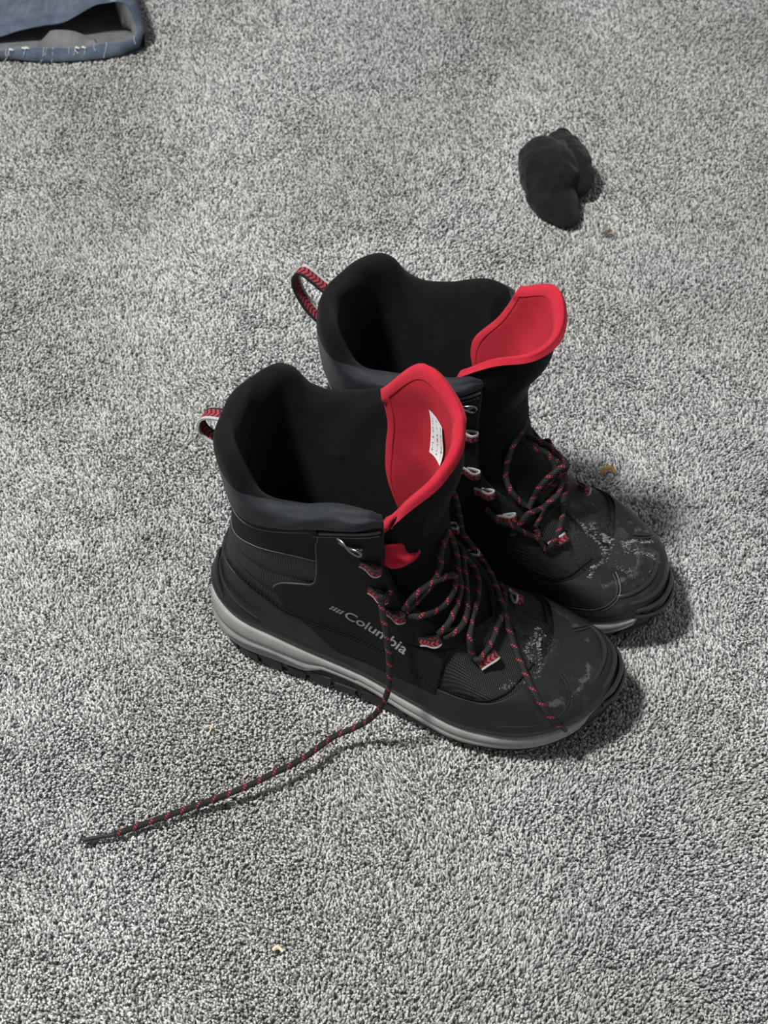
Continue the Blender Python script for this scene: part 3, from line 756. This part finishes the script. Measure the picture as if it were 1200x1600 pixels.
    for r_ in range(2):
        for c_ in range(4):
            u0 = -.0118 + c_*.0026 + r_*.0006; v0 = .0010 + r_*.0034
            q = np.array([(u0, v0), (u0 + .0017, v0), (u0 + .0023, v0 + .0028), (u0 + .0006, v0 + .0028)]) + (np.array([0, .0004]) if c_ % 2 else 0)
            mb.add(to_surf(q[:, 0], q[:, 1]), [(0, 1, 2, 3)])
    mb.build('logo', 'logo_print', panels[-1], smooth=False)['label'] = 'pale grey printed wordmark'
    # --- pull loop
    mb = MB(m); pl = crom(loop_pts, 40); ribbon(mb, pl, (0, 1, 0), .0058, .0008)
    mb.build('pull_loop', 'webbing', boot, smooth=False, uv=True)['label'] = 'black webbing heel loop with red chevrons'
    # --- laces
    mb = MB(m); uo = 0; ends = []
    for path in lace_fn(ey, T, Nt):
        n = max(12, int(np.sum(np.linalg.norm(np.diff(np.array(path), axis=0), axis=1))/.0022))
        p = crom(path, n); mb.tube(p, .00235, 10, uoff=uo); uo += .37; ends.append(p)
    lace = mb.build('lace', 'lace_braid', boot, uv=True); lace['label'] = 'round black lace with red flecks'
    if m > 0:                                                    # both free ends are sealed in a slim tip
        for tip in ([(.0110, -.2155, .005), (.0010, -.2212, .0045), (-.0085, -.2268, .004)], [(.2890, -.0450, .0465), (.2925, -.0440, .0430), (.2945, -.0435, .0405)]):
            mb = MB(m); mb.tube(crom(tip, 10), .0017, 8); mb.build('aglet', 'aglet', lace)
    return boot, lace, ends
def lace_near(ey, T, Nt):
    L3 = ey[(-1, 1)]
    trail = [L3 + np.array([.004, .006, .004]), L3 + np.array([-.001, -.003, .003]), (.1535, -.0500, .146), (.156, -.0545, .136), (.162, -.0615, .117), (.1665, -.0675, .093), (.1675, -.0725, .070), (.163, -.0765, .050),
             (.1541, -.0775, .031), (.1430, -.0820, .020), (.1306, -.0918, .016), (.1172, -.1158, .016), (.1022, -.1346, .016), (.0845, -.1529, .013), (.0621, -.1715, .009), (.0366, -.193, .0065), (.0152, -.2118, .0055), (.0110, -.2155, .005)]
    toe = [(.170, .036, .176), (.176, .042, .164), (.179, .047, .141), (.183, .047, .119), (.190, .046, .110), (.198, .043, .103), (.206, .036, .101), (.2135, .0285, .099), (.2274, .0104, .0915), (.2402, -.0070, .0800), (.2523, -.0218, .0733), (.2652, -.0372, .0696), (.2795, -.0456, .0584), (.2890, -.0450, .0465)]
    a = [(.1697, -.0456, .1307), (.1763, -.0436, .146), (.1839, -.0316, .1486), (.1926, -.0198, .1473), (.1966, -.0135, .1398), (.197, -.0227, .1313), (.1918, -.0321, .1258), (.1826, -.0446, .1278), (.1736, -.0459, .1255)]
    b_ = [(.1854, .0014, .17), (.1857, -.0152, .1682), (.187, -.0207, .1578), (.1856, -.0271, .1491), (.1805, -.0394, .1436), (.1715, -.0453, .129)]
    c = [(.1861, .0044, .1624), (.1912, .0037, .1452), (.1965, -.0072, .1383), (.2006, -.0131, .1303), (.2009, -.0245, .1207), (.1994, -.0371, .1168), (.1944, -.0414, .1088)]
    d = [(.1914, .019, .1267), (.1996, .021, .1156), (.2073, .0092, .1145), (.2114, -.0064, .1114), (.2123, -.0208, .1066), (.2151, -.0334, .1008), (.2187, -.0361, .0854)]
    e = [(.2187, -.0345, .0845), (.2238, -.0372, .0859), (.2278, -.0222, .0866), (.2282, -.0098, .0892), (.228, .0084, .09), (.2242, .0248, .0882), (.2168, .0391, .0824)]
    f = [(.1914, .0200, .1300), (.1966, .0068, .13), (.2032, -.0067, .1228), (.2083, -.0211, .1119), (.2062, -.0351, .1101), (.1982, -.041, .1056)]
    return [trail, toe, a, b_, c, d, e, f]
def lace_far(ey, T, Nt):
    g = [[(.184, .004, .146), (.195, .002, .147), (.205, .004, .142), (.215, .004, .135), (.221, .002, .132), (.221, -.003, .126), (.217, -.010, .120), (.208, -.016, .112)],
         [(.188, -.006, .145), (.202, -.006, .146), (.21, -.006, .142), (.215, -.008, .135), (.216, -.012, .129), (.210, -.018, .118)],
         [(.218, .004, .130), (.222, -.002, .136), (.218, -.01, .135), (.212, -.016, .128), (.208, -.02, .12), (.205, -.022, .109), (.204, -.030, .104)],
         [(.214, -.003, .138), (.217, -.006, .132), (.221, -.008, .121), (.222, -.012, .113), (.218, -.018, .109), (.213, -.022, .102), (.2069, -.0363, .1065), (.2029, -.0438, .1011), (.199, -.0481, .0912)],
         [(.220, .005, .133), (.221, .0, .128), (.221, -.004, .116), (.215, -.012, .105), (.2138, -.024, .100), (.2130, -.0358, .094)],
         [(.2143, -.0358, .0912), (.2201, -.0397, .0845), (.2258, -.0423, .0794), (.2293, -.0392, .0855), (.2295, -.0284, .0857), (.2282, -.016, .0898), (.2246, -.0048, .0897), (.2200, .0150, .0915), (.2150, .0300, .0880)],
         [(.176, -.0465, .1081), (.1887, -.0509, .1037), (.1984, -.0482, .1005), (.2103, -.0432, .0916), (.2212, -.0385, .0846)],
         [(.1790, .0200, .1600), (.1850, .0000, .1600), (.1838, -.0211, .1543), (.1834, -.0298, .1346), (.1922, -.0368, .1239), (.2026, -.0344, .1121)]]
    return [[(p[0], -p[1], p[2]) for p in q] for q in g]           # the left boot is built mirrored

NEAR_TOP = [(.150, -.037, .196), (.166, -.036, .226), (.183, -.024, .246), (.190, -.003, .261), (.180, .018, .274), (.152, .034, .284), (.124, .036, .252)]
FAR_TOP = [(.146, -.035, .228), (.168, -.032, .244), (.192, -.024, .252), (.201, -.002, .254), (.199, .014, .264), (.186, .030, .270), (.160, .036, .256)]
FAR_TOP_M = [(a, -b, c) for a, b, c in FAR_TOP][::-1]            # given camera side first; lateral side first in boot axes
near_loop = [(.036, 0, .224), (.020, 0, .2275), (.006, 0, .225), (.001, 0, .217), (.002, 0, .208), (.012, 0, .202), (.032, 0, .198)]
far_loop = [(.036, 0, .226), (.018, 0, .236), (.000, 0, .246), (-.007, 0, .238), (-.004, 0, .224), (.008, 0, .208), (.032, 0, .194)]
near_boot, near_lace, ne = build_boot((-.1295, .7195), -20, 1, 'black winter boot in front, its lace trailing over the carpet', False, NEAR_TOP, near_loop, lace_near, True, (-.006, .007),
    [([(.2523, .0164), (.2549, .0109), (.2514, .0004), (.2533, -.0076), (.2586, -.0121)], 95, .0018, .0007), ([(.2606, .0158), (.258, .009), (.2596, -.0001), (.2632, -.0072), (.2651, -.0179), (.2637, -.0265)], 75, .0009, .0007),
     ([(.2438, -.0422), (.2476, -.0375), (.253, -.0343), (.2579, -.0309)], 50, .0011, .0005), ([(.2912, -.0278), (.297, -.0133), (.30, .004)], 10, .002, .0004)])
far_boot, far_lace, fe = build_boot((-.0608, .8525), -25.2, -1, 'black winter boot behind the other, wet crusted toe and bunched laces', True, FAR_TOP_M, far_loop, lace_far, False, (.007, -.002),
    [([(.2361, -.0008), (.2414, -.0012), (.2469, -.0042), (.2546, -.0066), (.2607, -.0081), (.2666, -.0164), (.2667, -.0253), (.2637, -.0318), (.263, -.0412)], 130, .0013, .0008), ([(.2453, .0065), (.2506, .0012), (.2541, -.0021)], 40, .001, .0009),
     ([(.2584, .0014), (.2629, -.002), (.2662, -.0005)], 55, .0015, .0010), ([(.2736, .0011), (.2799, .0065), (.2845, .0142), (.2901, .0142), (.2945, .0219)], 75, .0010, .0008), ([(.2879, -.0006), (.2939, .0027), (.3003, .0033), (.3071, .0029)], 70, .0009, .0008),
     ([(.2774, -.0022), (.2803, .0006)], 20, .0015, .0008), ([(.2758, -.0207), (.2847, -.023), (.2913, -.0184)], 30, .0015, .0005), ([(.27, -.01), (.29, .005)], 40, .006, .0005)], (0, .008))

# ------------------------------------------------------------------ balled-up sock
def lump(name, parts, mat, parent, seed, centre, rough=.0026, sub=5):
    """one lumpy star-shaped cloth body: the hull of a few ellipsoids seen from centre, with wrinkles"""
    bm = bmesh.new(); bmesh.ops.create_icosphere(bm, subdivisions=sub, radius=1)
    D = np.array([v.co[:] for v in bm.verts]); faces = [tuple(v.index for v in f.verts) for f in bm.faces]; bm.free()
    c0 = np.array(centre); R = []
    for c, ax, rz in parts:
        ca, sa = math.cos(rz), math.sin(rz); Rm = np.array([[ca, sa, 0], [-sa, ca, 0], [0, 0, 1]])
        d = D @ Rm.T/np.array(ax); o = (Rm @ (c0 - np.array(c)))/np.array(ax)
        A = (d*d).sum(1); B = 2*(d @ o); Cc = o @ o - 1; disc = B*B - 4*A*Cc
        R.append(np.where(disc > 0, (-B + np.sqrt(np.maximum(disc, 0)))/(2*A), 0))
    R = np.array(R); r = (R**16).sum(0)**(1/16)
    r = r + rough*2*(vnoise((D*3.1) + seed, seed) - .5) + rough*(vnoise(D*9 + seed, seed + 1) - .5)
    V = c0 + D*r[:, None]
    lowz = V[:, 2] < .0025; V[lowz, 2] = .0025 + .08*(V[lowz, 2] - .0025)
    return link(name, V, faces, mat, parent)
sock = bpy.data.objects.new('balled_sock', None); C.objects.link(sock); sock.location = (.186, 1.315, 0)
tag(sock, 'balled-up black knit sock lying alone on the carpet', 'sock')
lump('sock_foot', [((-.006, -.002, .027), (.034, .043, .030), .25), ((-.014, .012, .026), (.022, .030, .027), -.2), ((.004, -.046, .008), (.019, .034, .011), .22),
                   ((-.004, -.034, .014), (.027, .034, .016), .3)], 'sock_knit', sock, 4, (-.004, -.008, .020))
lump('sock_cuff', [((.014, .014, .024), (.026, .042, .027), .2), ((.012, .046, .022), (.017, .022, .020), .2), ((.022, .004, .018), (.018, .034, .020), .15)], 'sock_knit', sock, 9, (.014, .018, .021))
t = np.linspace(0, 1, 20)
mb = MB()
for r0, z0 in ((.0140, .034), (.0120, .0365)):
    pth = [(.013 + r0*math.cos(q)*.8, .048 + r0*math.sin(q)*1.1, z0 - .008*(1 - math.sin(q))) for q in np.linspace(-.4, PI + .5, 14)]
    mb.tube(crom(pth, 40), .0035, 8)
mb.build('sock_hem', 'sock_knit', sock)

# ------------------------------------------------------------------ jeans leg in the far corner
jeans = bpy.data.objects.new('jeans', None); C.objects.link(jeans); jeans.location = (-.40, 1.60, 0)
tag(jeans, 'faded blue jeans leg with a frayed open hem, on the carpet', 'jeans')
edge = [(-.150, -.014, .011), (-.11, -.012, .012), (-.072, -.009, .013), (-.049, -.006, .014), (-.0286, -.0047, .015), (.0008, -.006, .015), (.0305, -.0047, .015), (.050, .001, .017), (.074, .004, .018), (.0925, .0105, .022),
        (.0940, .020, .030), (.0916, .021, .0415), (.0861, .024, .055), (.076, .028, .0590), (.062, .030, .056), (.047, .030, .0535), (.034, .030, .047), (.012, .029, .0350), (-.003, .027, .0300),
        (-.0266, .022, .0300), (-.0558, .020, .0237), (-.077, .020, .0168), (-.11, .015, .015), (-.150, .010, .013)]
foot = [(-.150, -.016, .002), (-.11, -.013, .002), (-.0748, -.0085, .002), (-.0508, -.010, .002), (-.030, -.013, .002), (-.005, -.0140, .002), (.030, -.0115, .002), (.050, -.007, .002), (.074, .001, .002), (.096, .0125, .007),
        (.1030, .024, .022), (.1005, .027, .0431), (.093, .032, .060), (.081, .048, .0640), (.060, .054, .0590), (.044, .053, .0560), (.030, .052, .049), (.008, .050, .038), (-.008, .048, .033),
        (-.033, .044, .0320), (-.063, .042, .0260), (-.084, .042, .0190), (-.117, .037, .017), (-.155, .030, .014)]
low = np.array([1.0 if k < 10 else (.5 if k < 13 else 0.0) for k in range(24)])
E0 = crom(edge + [edge[0]], 145)[:144]; kk = np.array([np.argmin(np.linalg.norm(E0 - np.array(p), axis=1)) for p in edge])
def along(vals):
    u = np.r_[kk, kk[0] + 144]; v = np.array(list(vals) + [vals[0]], float)
    o_ = np.argsort(u); q = np.arange(144) + 0.0; q = np.where(q < u[o_][0], q + 144, q)
    return np.interp(q, u[o_], v[o_])
F0 = np.stack([along([p[k] for p in foot]) for k in range(3)], 1); LOW = along(low)
ring0 = E0
axis = np.array([-.30, .95, 0]); axis /= np.linalg.norm(axis)
outd = F0 - E0; cen = E0.mean(0); od = E0 - cen; od[:, 1] = 0; od /= np.linalg.norm(od, axis=1)[:, None]
od = od*(1 - LOW[:, None]) + np.array([0, -1, .15])*LOW[:, None]; od /= np.linalg.norm(od, axis=1)[:, None]
B = [E0 - od*.0012, E0 + od*.0003, E0 + outd*.12 + od*.0022, E0 + outd*.5 + od*.0032, E0 + outd*.86 + od*.0022, F0 + od*.0004]
for b_ in B: b_[:, 2] = np.maximum(b_[:, 2], .0012)
mb = MB(); mb.grid(np.stack(B, 0), cv=True); hm = mb.build('hem', 'denim_hem', jeans); hm['label'] = 'darker stitched hem band with white fray'
rows = []
for t in np.r_[0, .01, .03, .06, .1, .15, .2, .27, .35, .44, .55, .68, .8]:
    g = F0 + axis*t; up = 1 - LOW
    g[:, 2] = np.where(LOW > .6, .0012, g[:, 2]*(1 - .25*min(t/.3, 1)) + .005*up*(vnoise(np.c_[g[:, 0]*24, g[:, 1]*24, g[:, 2]*0 + 1], 5) - .5)*min(t/.05, 1))
    g[:, 0] += .12*t*(g[:, 0] > .02)*up
    rows.append(g)
mb = MB(); mb.grid(np.stack(rows, 0), cv=True); mb.build('leg', 'denim', jeans)
rows = [E0 - od*.0012]
for t in np.r_[.004, .012, .022, .04, .08, .15, .25, .40]:
    g = E0 - od*.0022*(1 - LOW[:, None]) + axis*t
    zl = E0[:, 2] - (E0[:, 2] - .0045)*sstep(0, .035, t); g[:, 2] = np.where(LOW > .3, zl - .0006, E0[:, 2]*(1 - .55*min(t/.12, 1)) - .0015)
    g[:, 0] -= np.clip(g[:, 0] - .06, 0, 1)*.25*(1 - LOW)
    rows.append(g)
mb = MB(); mb.grid(np.stack(rows, 0), cv=True); mb.build('inside', 'denim_inside', jeans)['label'] = 'pale grey inside of the leg'
fb = crom([(-.030, .000, .012), (-.012, .001, .013), (.006, .000, .013), (.024, .001, .013), (.044, .008, .014)], 26)
ft = crom([(-.012, .012, .028), (-.008, .014, .0285), (.004, .015, .028), (.018, .016, .025), (.040, .018, .014)], 26)
mb = MB(); mb.grid(np.stack([fb, fb*.7 + ft*.3 + np.array([0, -.002, .002]), fb*.3 + ft*.7 + np.array([0, -.002, .001]), ft, ft + np.array([0, .006, -.003]), ft + np.array([-.004, .020, -.016])], 0)); mb.build('inside_fold', 'denim_inside', jeans)
rnd = random.Random(7); mb = MB()
for i in range(26):
    k = rnd.randrange(0, 144) if i % 2 else rnd.randrange(8, 62)
    p = E0[k] + od[k]*.001; L_ = rnd.choice((.004, .006, .008, .016)); sx = rnd.uniform(-.5, .5)
    d = np.array([sx, -.25, -.9]) if LOW[k] > .5 else np.array([sx, -.8, .5])
    q = [p + np.array([0, .002, .001]), p + od[k]*.0034 + d*L_*.35, p + od[k]*.0042 + d*L_*.7 + np.array([sx*.002, 0, 0]), p + od[k]*.0050 + d*L_ + np.array([sx*.005, -.001, 0])]
    q = [np.array([a[0], a[1], max(a[2], .002)]) for a in q]
    mb.tube(crom(q, 8), .00042, 4)
for px in (-.060, -.047, -.040, .020, .027):
    k = int(np.argmin(np.abs(E0[:, 0] - px) + (1 - LOW))); q = E0[k]
    mb.tube(crom([q + np.array([0, .002, 0]), q + np.array([.002, -.003, .003]), q + np.array([.005, -.002, .001])], 8), .0012, 5)
o = mb.build('fraying', 'white_thread', jeans); o['kind'] = 'stuff'; o['label'] = 'white frayed threads along the hem'

# ------------------------------------------------------------------ crumbs on the carpet
def crumb(name, loc, pts, r, mat, label, cat, flat=.6):
    mb = MB(); mb.tube(crom(pts, 12), r, 6, flat=flat)
    o = mb.build(name, mat); o.location = loc; tag(o, label, cat); return o
crumb('brown_crumb', (.238, 1.232, .003), [(-.006, .001, 0), (-.002, -.001, .002), (.002, .002, .003), (.004, -.004, .001), (.002, -.007, 0)], [.0016 + .0014*math.sin(i*.6) for i in range(12)], 'crumb_brown', 'small brown crumb on the carpet beside the black sock', 'crumb')
crumb('dry_leaf_flake', (.200, .878, .003), [(-.006, -.002, 0), (-.002, .002, .002), (.003, .003, .002), (.006, -.001, 0)], [.0012 + .0012*math.sin(i*.28) for i in range(12)], 'crumb_orange', 'tiny orange-brown flake on the carpet above the rear boot toe', 'debris')
crumb('straw_bit', (-.133, .603, .003), [(-.004, .003, 0), (.001, .004, .001), (.001, -.001, .001), (-.002, -.003, 0)], .0006, 'straw', 'pale yellow thread bit on the carpet above the trailing lace', 'thread')
crumb('lint_bit', (-.071, .427, .003), [(-.004, 0, 0), (-.001, .002, .001), (.003, -.001, 0)], .0012, 'straw', 'pale lint bit on the carpet near the bottom edge', 'lint')

# ------------------------------------------------------------------ carpet
flo = -.0062
mb = MB(); n = 9
gx = np.linspace(-1.3, 1.3, n); gy = np.linspace(-.1, 2.9, n)
mb.grid(np.array([[(x, y, flo) for y in gy] for x in gx])); floor = mb.build('floor', 'carpet_backing'); tag(floor, 'grey cut-pile carpet floor', None, kind='structure')
rng = np.random.default_rng(11)
def tufts():
    sp = .00205
    ys, xs = [], []
    y = .33
    k = 0
    while y < 1.93:
        half = .29 + (y - .33)*.235 + .03
        s = sp*(1 + .58*max(0, (y - .8)/1.0)); x = np.arange(-half, half, s) + (s/2 if k % 2 else 0)
        xs.append(x); ys.append(np.full(len(x), y)); y += s*.87; k += 1
    x = np.concatenate(xs); y = np.concatenate(ys); s = sp*(1 + .58*np.clip((y - .8)/1.0, 0, None))
    c_ = .0070; gx_, gy_ = np.meshgrid(np.arange(-.85, .85, c_), np.arange(.10, 2.15, c_)); gx_ = gx_.ravel(); gy_ = gy_.ravel()
    out = (gy_ < .33) | (gy_ > 1.93) | (np.abs(gx_) > .32 + (gy_ - .33)*.235)
    x = np.r_[x, gx_[out]]; y = np.r_[y, gy_[out]]; s = np.r_[s, np.full(out.sum(), c_)]; n = len(x)
    x = x + rng.normal(0, .34, n)*s; y = y + rng.normal(0, .34, n)*s
    p = np.c_[x, y, np.zeros(n)]
    lean = np.c_[vnoise(p*9, 1) - .5, vnoise(p*9 + 50, 2) - .5]*.9 + np.c_[vnoise(p*45, 3) - .5, vnoise(p*45 + 9, 4) - .5]*.9 + rng.normal(0, .42, (n, 2))
    hgt = .0050 + .0012*(vnoise(p*30, 6) - .5) + rng.normal(0, .0007, n)
    rad = s*(.60 + .16*rng.random(n))
    ang = rng.random(n)*2*PI
    V = np.zeros((n, 7, 3))
    for r in range(2):
        hz = (.25, .80)[r]; rr = (.80, 1.0)[r]
        for q in range(3):
            a = ang + q*2*PI/3 + r*.7
            V[:, r*3 + q, 0] = x + lean[:, 0]*.0026*hz + np.cos(a)*rad*rr
            V[:, r*3 + q, 1] = y + lean[:, 1]*.0026*hz + np.sin(a)*rad*rr
            V[:, r*3 + q, 2] = flo + hgt*hz
    V[:, 6, 0] = x + lean[:, 0]*.0036; V[:, 6, 1] = y + lean[:, 1]*.0036; V[:, 6, 2] = flo + hgt*1.12
    base = (np.arange(n)*7)[:, None]
    F = []
    for q in range(3):
        q2 = (q + 1) % 3
        F += [base + np.array([[q, q2, 3 + q2]]), base + np.array([[q, 3 + q2, 3 + q]]), base + np.array([[3 + q, 3 + q2, 6]])]
    F = np.concatenate(F, 0)
    # heathered yarn: dark, mid and pale strands
    kind = rng.random(n); val = np.where(kind < .20, .26, np.where(kind < .60, .46, .70)) + rng.normal(0, .03, n)
    val *= .9 + .25*(vnoise(p*6, 8) - .5)
    browning = sstep(.45, .75, vnoise(p*2.3 + 7, 12)*.6 + vnoise(p*11, 13)*.4 + .16*sstep(1.1, 1.7, y))      # slightly browned, darker patches, stronger towards the far end
    val *= 1 - .13*browning
    col = np.stack([val*1.0, val*(.995 - .012*browning), val*(.972 - .045*browning), np.ones(n)], 1); col = np.repeat(np.clip(col, .03, .9), 7, axis=0)
    me = bpy.data.meshes.new('carpet_pile'); nv, nf = n*7, len(F)
    me.vertices.add(nv); me.vertices.foreach_set('co', V.reshape(-1).astype(np.float32))
    me.loops.add(nf*3); me.loops.foreach_set('vertex_index', F.reshape(-1).astype(np.int32))
    me.polygons.add(nf); me.polygons.foreach_set('loop_start', np.arange(0, nf*3, 3, dtype=np.int32)); me.polygons.foreach_set('loop_total', np.full(nf, 3, np.int32))
    me.polygons.foreach_set('use_smooth', np.ones(nf, bool))
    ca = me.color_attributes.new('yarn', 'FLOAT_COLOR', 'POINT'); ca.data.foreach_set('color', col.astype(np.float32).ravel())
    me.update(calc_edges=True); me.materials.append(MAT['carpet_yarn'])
    o = bpy.data.objects.new('carpet_pile', me); C.objects.link(o); o.parent = floor; o['kind'] = 'stuff'; o['label'] = 'grey heathered twist pile'
    print('TUFTS', n, 'tris', nf)
tufts()
